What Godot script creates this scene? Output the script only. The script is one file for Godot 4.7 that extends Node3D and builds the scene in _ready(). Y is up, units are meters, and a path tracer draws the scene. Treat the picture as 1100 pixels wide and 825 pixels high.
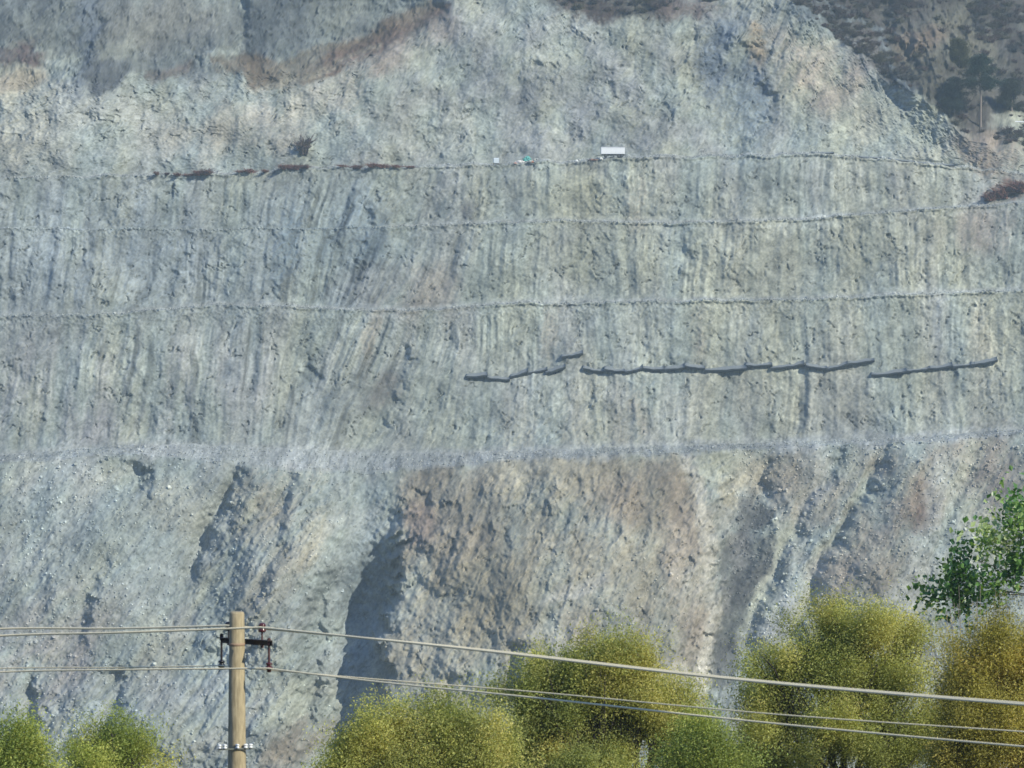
extends Node3D
# A stepped quarry wall seen with a long lens across a valley; a power pole and autumn trees stand in front.
# Places on the wall are looked up in a chart (u to the right, v down, 0.22 m a unit at the foot of the benches).

const F := 3636.0            # chart units per radian seen from the viewpoint
const CU := 550.0
const CV := 412.5

var rng := RandomNumberGenerator.new()
var used := {}

# ---------------------------------------------------------------- helpers
func numbered(n: String) -> String:
	if not used.has(n):
		used[n] = 0
		return n
	used[n] += 1
	return "%s_%03d" % [n, used[n]]

func tag(o: Node, label := "", category := "", group := "", kind := "") -> void:
	if label: o.set_meta("label", label)
	if category: o.set_meta("category", category)
	if group: o.set_meta("group", group)
	if kind: o.set_meta("kind", kind)

func thing(n: String, label: String, category: String, at := Vector3.ZERO, turn := 0.0, group := "") -> Node3D:
	var o := Node3D.new()
	o.name = numbered(n)
	add_child(o)
	o.position = at
	o.rotation.y = turn
	tag(o, label, category, group)
	return o

func mesh_node(n: String, me: Mesh, mat: Material, parent: Node = self) -> MeshInstance3D:
	var o := MeshInstance3D.new()
	o.name = numbered(n) if parent == self else n
	o.mesh = me
	o.material_override = mat
	parent.add_child(o, true)
	return o

func st_new() -> SurfaceTool:
	var st := SurfaceTool.new()
	st.begin(Mesh.PRIMITIVE_TRIANGLES)
	return st

func done(st: SurfaceTool) -> ArrayMesh:
	st.generate_normals()
	return st.commit()

func quad(st: SurfaceTool, a: Vector3, b: Vector3, c: Vector3, d: Vector3) -> void:
	# clockwise seen from the front
	for p in [a, b, c, a, c, d]:
		st.add_vertex(p)

func box(st: SurfaceTool, c: Vector3, s: Vector3, rot := Basis(), ch := 0.0) -> void:
	var h := s * 0.5
	if ch <= 0.0:
		var p: Array[Vector3] = []
		for i in 8:
			p.append(c + rot * Vector3(h.x if i & 1 else -h.x, h.y if i & 2 else -h.y, h.z if i & 4 else -h.z))
		st.set_smooth_group(-1)
		quad(st, p[4], p[6], p[7], p[5])
		quad(st, p[1], p[3], p[2], p[0])
		quad(st, p[5], p[7], p[3], p[1])
		quad(st, p[0], p[2], p[6], p[4])
		quad(st, p[6], p[2], p[3], p[7])
		quad(st, p[0], p[4], p[5], p[1])
		return
	# chamfered: an extruded octagon section along x with tapered ends
	var ring := func(x: float, k: float) -> Array:
		var r := []
		var y: float = h.y - k
		var z: float = h.z - k
		for q in [[-y + ch, z], [y - ch, z], [y, z - ch], [y, -z + ch], [y - ch, -z], [-y + ch, -z], [-y, -z + ch], [-y, z - ch]]:
			r.append(c + rot * Vector3(x, q[0], q[1]))
		return r
	var rs := [ring.call(-h.x, ch * 0.7), ring.call(-h.x + ch, 0.0), ring.call(h.x - ch, 0.0), ring.call(h.x, ch * 0.7)]
	st.set_smooth_group(-1)
	for k in 3:
		for i in 8:
			var j := (i + 1) % 8
			quad(st, rs[k][i], rs[k][j], rs[k + 1][j], rs[k + 1][i])
	for i in range(1, 7):
		for p in [rs[0][0], rs[0][i + 1], rs[0][i]]: st.add_vertex(p)
		for p in [rs[3][0], rs[3][i], rs[3][i + 1]]: st.add_vertex(p)

func tube(st: SurfaceTool, pts: Array, radii: Array, sides := 8, cap := true) -> void:
	var rings := []
	for i in pts.size():
		var a: Vector3 = pts[max(i - 1, 0)]
		var b: Vector3 = pts[min(i + 1, pts.size() - 1)]
		var d := (b - a).normalized()
		var s := d.cross(Vector3.UP)
		if s.length() < 0.05: s = d.cross(Vector3.RIGHT)
		s = s.normalized()
		var t := s.cross(d).normalized()
		var r := []
		for k in sides:
			var an := TAU * k / sides
			r.append(pts[i] + (s * cos(an) + t * sin(an)) * radii[i])
		rings.append(r)
	st.set_smooth_group(0)
	for i in pts.size() - 1:
		for k in sides:
			var j := (k + 1) % sides
			quad(st, rings[i][k], rings[i][j], rings[i + 1][j], rings[i + 1][k])
	if cap:
		st.set_smooth_group(-1)
		for k in range(1, sides - 1):
			for p in [rings[0][0], rings[0][k + 1], rings[0][k]]: st.add_vertex(p)
			var l: Array = rings[-1]
			for p in [l[0], l[k], l[k + 1]]: st.add_vertex(p)

func lathe(st: SurfaceTool, c: Vector3, prof: Array, sides := 16) -> void:
	var pts := []
	var rad := []
	for p in prof:
		pts.append(c + Vector3(0, p[1], 0))
		rad.append(p[0])
	tube(st, pts, rad, sides)

func noise(seed_: int, freq: float, oct := 3, kind := FastNoiseLite.TYPE_SIMPLEX_SMOOTH, fr := FastNoiseLite.FRACTAL_FBM) -> FastNoiseLite:
	var n := FastNoiseLite.new()
	n.seed = seed_
	n.frequency = freq
	n.noise_type = kind
	n.fractal_type = fr if oct > 1 else FastNoiseLite.FRACTAL_NONE
	n.fractal_octaves = oct
	return n

func noise_tex(seed_: int, freq: float, a: Color, b: Color, oct := 4, size := 256) -> NoiseTexture2D:
	var t := NoiseTexture2D.new()
	t.width = size
	t.height = size
	t.seamless = true
	t.noise = noise(seed_, freq, oct)
	var g := Gradient.new()
	g.set_color(0, a)
	g.set_color(1, b)
	t.color_ramp = g
	return t

func mat(c: Color, rough := 0.8, tex: Texture2D = null, scale := 1.0, metal := 0.0) -> StandardMaterial3D:
	var m := StandardMaterial3D.new()
	m.albedo_color = c.linear_to_srgb()
	m.roughness = rough
	m.metallic = metal
	if tex:
		m.albedo_texture = tex
		m.uv1_triplanar = true
		m.uv1_world_triplanar = true
		m.uv1_scale = Vector3.ONE * scale
	return m

func at(u: float, v: float, d: float) -> Vector3:
	return Vector3((u - CU) * d / F, (CV - v) * d / F, -d)

func line(tab: Array, u: float) -> float:
	if u <= tab[0][0]: return tab[0][1]
	for i in range(1, tab.size()):
		if u <= tab[i][0]:
			return lerpf(tab[i - 1][1], tab[i][1], (u - tab[i - 1][0]) / (tab[i][0] - tab[i - 1][0]))
	return tab[-1][1]

# ---------------------------------------------------------------- the wall's chart
const STEP := 4.0
const U0 := -80.0
const V0 := -140.0
const GW := 317
const GH := 292
var col_r := PackedFloat32Array()
var col_g := PackedFloat32Array()
var col_b := PackedFloat32Array()
var col_a := PackedFloat32Array()
var bulge := PackedFloat32Array()

func put_color(i: int, c: Color, w: float) -> void:
	col_r[i] = col_r[i] * (1.0 - w) + c.r * w
	col_g[i] = col_g[i] * (1.0 - w) + c.g * w
	col_b[i] = col_b[i] * (1.0 - w) + c.b * w
	col_a[i] = col_a[i] * (1.0 - w) + w

func patch(u: float, v: float, ru: float, rv: float, deg: float, c: Color, s: float) -> void:
	var r := maxf(ru, rv) * 1.5
	var cs := cos(deg_to_rad(deg))
	var sn := sin(deg_to_rad(deg))
	for j in range(maxi(0, int((v - r - V0) / STEP)), mini(GH, int((v + r - V0) / STEP) + 2)):
		for i in range(maxi(0, int((u - r - U0) / STEP)), mini(GW, int((u + r - U0) / STEP) + 2)):
			var du := U0 + i * STEP - u
			var dv := V0 + j * STEP - v
			var a := (du * cs + dv * sn) / ru
			var b := (-du * sn + dv * cs) / rv
			var q := sqrt(a * a + b * b)
			if q < 1.45:
				put_color(j * GW + i, c, s * (1.0 - smoothstep(0.55, 1.45, q)))

func area(poly: Array, c: Color, s: float, soft := 5.0) -> void:
	var pp := PackedVector2Array()
	for p in poly: pp.append(Vector2(p[0], p[1]))
	var lo := pp[0]
	var hi := pp[0]
	for p in pp:
		lo = lo.min(p)
		hi = hi.max(p)
	for j in range(maxi(0, int((lo.y - 20 - V0) / STEP)), mini(GH, int((hi.y + 20 - V0) / STEP) + 2)):
		for i in range(maxi(0, int((lo.x - 20 - U0) / STEP)), mini(GW, int((hi.x + 20 - U0) / STEP) + 2)):
			var p := Vector2(U0 + i * STEP, V0 + j * STEP)
			var d := 1e9
			for k in pp.size():
				d = minf(d, p.distance_to(Geometry2D.get_closest_point_to_segment(p, pp[k], pp[(k + 1) % pp.size()])))
			if Geometry2D.is_point_in_polygon(p, pp): d = -d
			var w := 1.0 - smoothstep(-soft, soft, d)
			if w > 0.0: put_color(j * GW + i, c, s * w)

func stripe(pts: Array, width: float, c: Color, s: float) -> void:
	for k in pts.size() - 1:
		var a := Vector2(pts[k][0], pts[k][1])
		var b := Vector2(pts[k + 1][0], pts[k + 1][1])
		var n := int(a.distance_to(b) / (width * 0.8)) + 1
		for q in n:
			var p := a.lerp(b, float(q) / n)
			patch(p.x, p.y, width, width, 0, c, s * 0.6)

# a step in the wall along the line u = edge(v): what lies left of it is set back by h and comes out again over `back`
func step_edge(edge: Array, h: float, back: float, fade := 18.0, slow := 1.0) -> void:
	var jag := noise(int(h * 10.0 + back), 0.045, 3)
	var va: float = edge[0][0]
	var vb: float = edge[-1][0]
	for j in GH:
		var v := V0 + j * STEP
		var f := smoothstep(va - fade, va + fade * slow, v) * (1.0 - smoothstep(vb - fade, vb + fade, v))
		if f <= 0.0: continue
		var e0 := line(edge, v)
		var e := e0 + jag.get_noise_1d(v) * (6.0 + back * 0.25)
		for i in GW:
			var q := (e - (U0 + i * STEP))
			if q < -10.0 or q > back * 2.2: continue
			var w := smoothstep(-9.0, 5.0, q) * (1.0 - smoothstep(back * 0.35, back * 2.0, q + e0 - e))
			bulge[j * GW + i] -= h * f * w

func swell(u: float, v: float, ru: float, rv: float, deg: float, h: float) -> void:
	var r := maxf(ru, rv) * 1.6
	var cs := cos(deg_to_rad(deg))
	var sn := sin(deg_to_rad(deg))
	for j in range(maxi(0, int((v - r - V0) / STEP)), mini(GH, int((v + r - V0) / STEP) + 2)):
		for i in range(maxi(0, int((u - r - U0) / STEP)), mini(GW, int((u + r - U0) / STEP) + 2)):
			var du := U0 + i * STEP - u
			var dv := V0 + j * STEP - v
			var a := (du * cs + dv * sn) / ru
			var b := (-du * sn + dv * cs) / rv
			bulge[j * GW + i] += h * (1.0 - smoothstep(0.0, 1.5, sqrt(a * a + b * b)))

const RIM_A := [[-80, 194], [0, 192], [90, 190], [160, 189], [250, 187], [335, 181], [450, 180], [530, 177], [600, 174], [660, 170], [740, 169], [820, 167], [890, 166], [950, 171], [1020, 179], [1100, 186], [1180, 192]]
const RIM_B := [[-80, 247], [0, 246], [200, 247], [360, 246], [440, 243], [520, 240], [600, 238], [730, 240], [860, 236], [960, 228], [1040, 222], [1100, 218], [1180, 213]]
const RIM_C := [[-80, 341], [0, 340], [60, 339], [130, 337], [180, 332], [225, 328], [300, 330], [380, 333], [450, 334], [500, 330], [560, 326], [700, 324], [850, 323], [940, 318], [1000, 316], [1100, 312], [1180, 309]]
const FOOT_D := [[-80, 496], [0, 490], [100, 481], [140, 477], [220, 478], [300, 481], [420, 487], [530, 485], [640, 481], [750, 478], [900, 473], [1000, 468], [1100, 460], [1180, 455]]
const RIM_D := [[-80, 503], [0, 499], [110, 490], [150, 489], [220, 496], [300, 506], [400, 508], [460, 503], [530, 495], [640, 490], [740, 487], [860, 481], [1000, 474], [1100, 465], [1180, 460]]
const CREST := [[-80, 88], [0, 86], [90, 92], [150, 80], [240, 80], [330, 78], [400, 52], [470, 8], [560, -8], [640, 16], [700, 14], [750, 8], [810, -6], [860, 12], [930, 68], [1000, 118], [1045, 150], [1100, 168], [1180, 180]]
const WIDTH_B := [[-80, 0.3], [380, 0.3], [470, 3.0], [1180, 3.5]]
const WIDTH_C := [[-80, 2.0], [120, 2.0], [240, 4.0], [1180, 4.5]]
const BACK := [[-80, 22.0], [480, 26.0], [620, 40.0], [760, 60.0], [1180, 95.0]]   # how far the hillside goes back above the crest

var cols := PackedFloat32Array()
var seg_first: Array[int] = []
var rows_total := 0
var pos := PackedVector3Array()
var chart_v := PackedFloat32Array()
var tone := PackedColorArray()

func fill_chart() -> void:
	var n := GW * GH
	for a in [col_r, col_g, col_b, col_a, bulge]: a.resize(n)
	# --- relief of the lower slope (the faces of the benches stay nearly even)
	swell(590, 640, 160, 190, 12, 14.0)
	swell(300, 610, 60, 130, 14, 10.0)
	swell(90, 640, 110, 60, -20, 3.0)
	swell(785, 640, 40, 150, 12, -5.0)
	swell(955, 600, 50, 130, 22, 7.0)
	swell(180, 780, 150, 40, 0, 6.0)
	step_edge([[560, 431], [600, 427], [640, 414], [680, 409], [720, 416], [760, 404], [860, 380]], 17.0, 50.0, 30.0, 4.0)
	step_edge([[650, 388], [700, 372], [760, 362]], 3.0, 14.0, 20.0)
	step_edge([[510, 258], [540, 243], [580, 218], [630, 204]], 4.2, 11.0)
	step_edge([[498, 147], [528, 147]], 3.2, 13.0, 9.0)
	step_edge([[505, 167], [535, 162]], 2.0, 8.0, 9.0)
	step_edge([[600, 118], [690, 84]], 2.0, 22.0, 24.0)
	step_edge([[505, 318], [560, 306], [640, 288]], 2.2, 14.0, 16.0)
	step_edge([[640, 346], [665, 344], [700, 345], [790, 330]], 5.0, 12.0, 12.0)
	step_edge([[490, 955], [530, 935], [570, 906], [600, 886], [640, 872], [690, 852]], 3.4, 9.0)
	step_edge([[490, 775], [560, 772], [640, 768], [760, 755]], -3.0, 60.0)
	step_edge([[735, 38], [790, 32]], 4.0, 10.0, 8.0)
	step_edge([[720, 130], [790, 120]], 4.0, 14.0, 8.0)
	step_edge([[690, 560], [745, 553]], 4.0, 8.0, 8.0)
	step_edge([[485, 1052], [560, 1022], [640, 985]], 1.6, 10.0)
	step_edge([[490, 905], [560, 862], [640, 826], [700, 806]], 2.2, 10.0)
	step_edge([[495, 835], [540, 815]], 1.6, 8.0, 10.0)
	# notches and buttresses on the faces
	step_edge([[385, 338], [420, 333]], 1.47, 9.1, 12.8)
	step_edge([[275, 188], [325, 182]], 1.05, 11.7, 16.0)
	step_edge([[190, 415], [240, 398], [325, 372]], 1.26, 28.6, 19.2)
	step_edge([[195, 380], [325, 345]], 1.05, 18.2, 19.2)
	step_edge([[360, 445], [420, 425], [470, 405]], 1.26, 20.8, 19.2)
	step_edge([[370, 140], [450, 136]], 0.76, 11.7, 22.4)
	step_edge([[420, 858], [465, 852]], 0.84, 7.8, 12.8)
	step_edge([[255, 735], [320, 730]], 0.67, 10.4, 16.0)
	step_edge([[300, 302], [326, 300]], 1.05, 5.2, 8.0)
	# the shaded recess high on the right and the buttress beside it
	step_edge([[25, 790], [60, 806], [110, 828], [165, 812]], 1.5, 50.0, 30.0)
	step_edge([[-20, 110], [30, 100], [75, 92]], 2.2, 30.0, 24.0)
	step_edge([[-20, 270], [40, 258], [60, 262]], 1.6, 20.0, 24.0)
	swell(400, 10, 80, 40, -20, -9.0)
	swell(1000, 60, 45, 75, -20, 10.0)
	swell(960, 40, 14, 60, -25, -5.0)
	# --- colours of the rock and soil (linear), with shade painted into some patches
	var cream := Color(0.43, 0.40, 0.31)
	var brown := Color(0.345, 0.315, 0.242)
	var deep := Color(0.255, 0.22, 0.175)
	var rust := Color(0.18, 0.12, 0.085)
	var soil := Color(0.07, 0.055, 0.05)
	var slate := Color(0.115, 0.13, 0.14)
	var blue := Color(0.22, 0.27, 0.30)
	var pink := Color(0.385, 0.335, 0.28)
	var dun := Color(0.35, 0.31, 0.25)
	patch(600, 590, 175, 130, 10, brown, 0.4)
	area([[436, 556], [446, 528], [472, 503], [540, 494], [735, 492], [758, 590], [760, 700], [735, 800], [405, 800], [412, 690], [428, 600]], brown, 0.5, 5.0)
	patch(480, 560, 50, 60, 10, deep, 0.75)
	patch(452, 565, 18, 26, 0, Color(0.24, 0.18, 0.15), 0.6)
	patch(520, 640, 60, 50, -30, Color(0.29, 0.25, 0.17), 0.5)
	patch(690, 530, 60, 38, 5, Color(0.255, 0.205, 0.155), 0.65)
	patch(640, 500, 40, 20, 0, brown, 0.4)
	patch(738, 620, 24, 90, -6, Color(0.36, 0.295, 0.235), 0.55)
	patch(650, 700, 90, 40, 0, Color(0.37, 0.33, 0.28), 0.45)
	stripe([[548, 490], [562, 540], [585, 590]], 10, cream, 0.6)
	stripe([[590, 640], [640, 620], [655, 615]], 7, Color(0.45, 0.43, 0.38), 0.6)
	patch(800, 505, 42, 22, -10, cream, 0.55)
	patch(860, 530, 50, 40, 20, dun, 0.45)
	patch(985, 540, 24, 36, 15, rust, 0.6)
	patch(985, 558, 9, 14, 15, Color(0.19, 0.10, 0.075), 0.6)
	patch(965, 520, 30, 30, 0, deep, 0.35)
	patch(930, 590, 40, 90, 22, Color(0.30, 0.26, 0.21), 0.5)
	patch(1070, 510, 40, 50, 0, Color(0.26, 0.225, 0.20), 0.5)
	patch(1010, 490, 60, 16, -5, dun, 0.4)
	var wet := Color(0.12, 0.12, 0.115)
	area([[791, 541], [804, 537], [808, 528], [812, 540], [829, 546], [832, 560], [822, 570], [800, 572], [790, 560]], wet, 0.95, 2.5)
	area([[785, 574], [798, 570], [834, 573], [833, 592], [826, 610], [812, 640], [800, 672], [791, 712], [781, 738], [764, 742], [768, 700], [774, 650], [771, 612], [775, 590]], wet, 0.85, 3.0)
	patch(787, 582, 9, 5, 20, Color(0.36, 0.35, 0.32), 0.6)
	patch(800, 596, 10, 22, 15, Color(0.22, 0.21, 0.20), 0.6)
	patch(780, 640, 5, 20, 0, Color(0.34, 0.33, 0.31), 0.5)
	stripe([[738, 490], [752, 540], [764, 600], [766, 650], [758, 720], [744, 780]], 8, Color(0.50, 0.47, 0.40), 0.9)
	stripe([[775, 520], [786, 545]], 6, cream, 0.6)
	stripe([[890, 500], [866, 560], [850, 620], [828, 700], [806, 780]], 10, Color(0.40, 0.40, 0.37), 0.5)
	stripe([[1010, 500], [985, 600], [960, 660]], 12, Color(0.38, 0.385, 0.36), 0.5)
	patch(190, 545, 30, 30, 0, cream, 0.45)
	patch(300, 520, 45, 25, -20, dun, 0.5)
	patch(290, 590, 40, 80, 12, Color(0.33, 0.31, 0.25), 0.35)
	patch(340, 560, 12, 60, 10, cream, 0.4)
	patch(130, 590, 120, 60, -35, Color(0.28, 0.31, 0.29), 0.4)
	patch(60, 690, 80, 50, -30, Color(0.36, 0.33, 0.31), 0.35)
	patch(330, 800, 50, 30, -30, deep, 0.6)
	patch(390, 640, 30, 90, 10, blue, 0.4)  # bluish shade of the gully, painted into the rock colour
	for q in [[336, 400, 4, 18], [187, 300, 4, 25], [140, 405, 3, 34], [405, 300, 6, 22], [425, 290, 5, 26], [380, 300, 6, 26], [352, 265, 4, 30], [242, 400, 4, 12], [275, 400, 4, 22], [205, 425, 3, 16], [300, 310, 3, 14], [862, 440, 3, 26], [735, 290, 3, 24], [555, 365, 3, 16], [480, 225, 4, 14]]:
		patch(q[0], q[1], q[2], q[3], 10, Color(0.15, 0.175, 0.185), 0.75)  # dark streaks paint in the shade that the shallow notches hardly cast
	# road and bench floors
	stripe([[130, 484], [300, 490], [420, 495], [560, 488], [740, 483], [900, 477], [1100, 463]], 7, Color(0.37, 0.385, 0.38), 0.5)
	# the benches
	patch(375, 270, 60, 75, 18, blue, 0.6)
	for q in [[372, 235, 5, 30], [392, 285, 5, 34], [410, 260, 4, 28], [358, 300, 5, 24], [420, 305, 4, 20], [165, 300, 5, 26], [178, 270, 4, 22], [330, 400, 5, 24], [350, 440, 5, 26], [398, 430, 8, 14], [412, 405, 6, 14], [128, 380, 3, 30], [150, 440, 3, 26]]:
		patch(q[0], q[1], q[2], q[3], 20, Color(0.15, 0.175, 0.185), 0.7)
	patch(300, 250, 25, 70, 15, blue, 0.3)
	patch(175, 290, 22, 40, 10, Color(0.24, 0.27, 0.28), 0.45)
	patch(430, 310, 70, 30, 0, Color(0.32, 0.29, 0.25), 0.35)
	patch(508, 226, 10, 14, 0, Color(0.16, 0.16, 0.16), 0.5)
	patch(620, 210, 60, 30, 0, Color(0.37, 0.37, 0.28), 0.5)
	patch(680, 215, 14, 34, 0, pink, 0.4)
	patch(660, 280, 60, 35, 0, Color(0.36, 0.37, 0.29), 0.35)
	patch(860, 280, 130, 40, 0, Color(0.36, 0.36, 0.29), 0.35)
	patch(748, 358, 12, 26, 0, dun, 0.45)
	patch(590, 360, 10, 30, 0, dun, 0.4)
	patch(690, 430, 9, 34, 5, dun, 0.45)
	patch(400, 360, 8, 32, 8, dun, 0.5)
	patch(1060, 250, 50, 25, 0, Color(0.37, 0.32, 0.28), 0.35)
	patch(1070, 350, 40, 30, 0, cream, 0.3)
	patch(370, 440, 60, 40, -30, Color(0.24, 0.26, 0.25), 0.35)
	patch(410, 420, 18, 25, 40, Color(0.18, 0.15, 0.13), 0.45)
	patch(850, 420, 200, 30, 0, Color(0.35, 0.34, 0.28), 0.25)
	patch(100, 260, 140, 80, 0, Color(0.29, 0.33, 0.35), 0.4)
	patch(120, 420, 140, 60, 0, Color(0.35, 0.34, 0.35), 0.3)
	# the upper face and what lies above its crest
	patch(60, 150, 90, 45, 0, Color(0.36, 0.37, 0.34), 0.4)
	patch(20, 120, 40, 60, 0, cream, 0.35)
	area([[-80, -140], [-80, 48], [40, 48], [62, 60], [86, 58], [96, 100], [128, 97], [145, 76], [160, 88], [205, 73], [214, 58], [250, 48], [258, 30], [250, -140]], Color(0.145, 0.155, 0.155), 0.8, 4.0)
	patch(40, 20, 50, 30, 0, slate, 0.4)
	patch(180, 25, 60, 30, -10, Color(0.24, 0.235, 0.21), 0.5)
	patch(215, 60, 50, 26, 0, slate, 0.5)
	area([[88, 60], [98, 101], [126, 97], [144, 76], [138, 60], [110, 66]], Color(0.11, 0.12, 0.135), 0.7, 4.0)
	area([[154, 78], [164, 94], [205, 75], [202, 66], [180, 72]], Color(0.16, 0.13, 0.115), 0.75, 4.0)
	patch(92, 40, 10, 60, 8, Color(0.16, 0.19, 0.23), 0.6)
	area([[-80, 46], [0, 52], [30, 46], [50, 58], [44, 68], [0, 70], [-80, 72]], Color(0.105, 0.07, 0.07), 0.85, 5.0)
	patch(12, 90, 34, 10, -15, dun, 0.7)
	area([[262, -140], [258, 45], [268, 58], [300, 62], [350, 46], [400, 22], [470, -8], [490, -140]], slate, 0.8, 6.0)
	area([[222, 60], [240, 74], [262, 80], [275, 94], [300, 99], [345, 86], [372, 64], [405, 46], [440, 28], [485, 4], [465, -6], [420, 14], [382, 36], [330, 50], [300, 62], [262, 58]], Color(0.155, 0.122, 0.09), 0.85, 4.0)
	stripe([[350, 70], [400, 48], [450, 25], [480, 5]], 11, Color(0.17, 0.12, 0.10), 0.7)
	stripe([[380, 85], [430, 60], [490, 25]], 14, Color(0.33, 0.28, 0.24), 0.5)
	stripe([[258, 88], [280, 98], [330, 82], [370, 62], [410, 45]], 3, cream, 0.4)
	patch(290, 130, 110, 36, -10, Color(0.37, 0.35, 0.30), 0.45)
	patch(520, 70, 90, 50, 0, Color(0.29, 0.30, 0.30), 0.4)
	patch(660, 2, 80, 19, 3, soil, 0.85)
	patch(740, 8, 40, 12, 0, Color(0.15, 0.12, 0.11), 0.7)
	patch(640, 110, 110, 60, 0, Color(0.28, 0.29, 0.29), 0.4)
	patch(785, 80, 40, 60, -8, Color(0.17, 0.205, 0.25), 0.6)  # this and the next patch paint the recess's soft blue shade
	patch(800, 140, 25, 40, 0, blue, 0.4)
	patch(812, 48, 9, 22, 0, Color(0.40, 0.30, 0.18), 0.6)
	patch(885, 80, 60, 34, 38, Color(0.41, 0.35, 0.29), 0.55)
	patch(950, 140, 60, 34, 30, Color(0.38, 0.38, 0.31), 0.4)
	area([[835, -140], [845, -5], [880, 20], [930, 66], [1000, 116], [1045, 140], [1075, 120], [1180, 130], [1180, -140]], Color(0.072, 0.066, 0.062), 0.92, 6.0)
	stripe([[838, 0], [870, 14], [900, 38], [935, 66]], 7, Color(0.16, 0.19, 0.21), 0.6)
	stripe([[880, 4], [925, 22], [948, 38], [955, 72], [985, 105]], 4, Color(0.17, 0.205, 0.23), 0.5)
	patch(920, 55, 26, 20, 30, Color(0.19, 0.185, 0.18), 0.6)
	area([[955, 60], [985, 30], [1020, 10], [1040, -10], [1060, 30], [1095, 80], [1080, 110], [1030, 110], [990, 92]], Color(0.155, 0.15, 0.115), 0.55, 9.0)
	patch(990, 45, 26, 14, -30, Color(0.19, 0.13, 0.10), 0.5)
	patch(1050, 105, 45, 40, 15, Color(0.12, 0.11, 0.10), 0.6)
	patch(1070, 165, 44, 22, 8, Color(0.27, 0.225, 0.185), 0.7)
	patch(1080, 205, 22, 9, -12, Color(0.17, 0.10, 0.08), 0.5)
	# the hillside right across the top, above the crest
	for u in range(500, 840, 30):
		patch(u, -70, 40, 50, 0, soil, 0.7)

func chart(a: PackedFloat32Array, i: int, fu: float, fv: float) -> float:
	return lerpf(lerpf(a[i], a[i + 1], fu), lerpf(a[i + GW], a[i + GW + 1], fu), fv)

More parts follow.
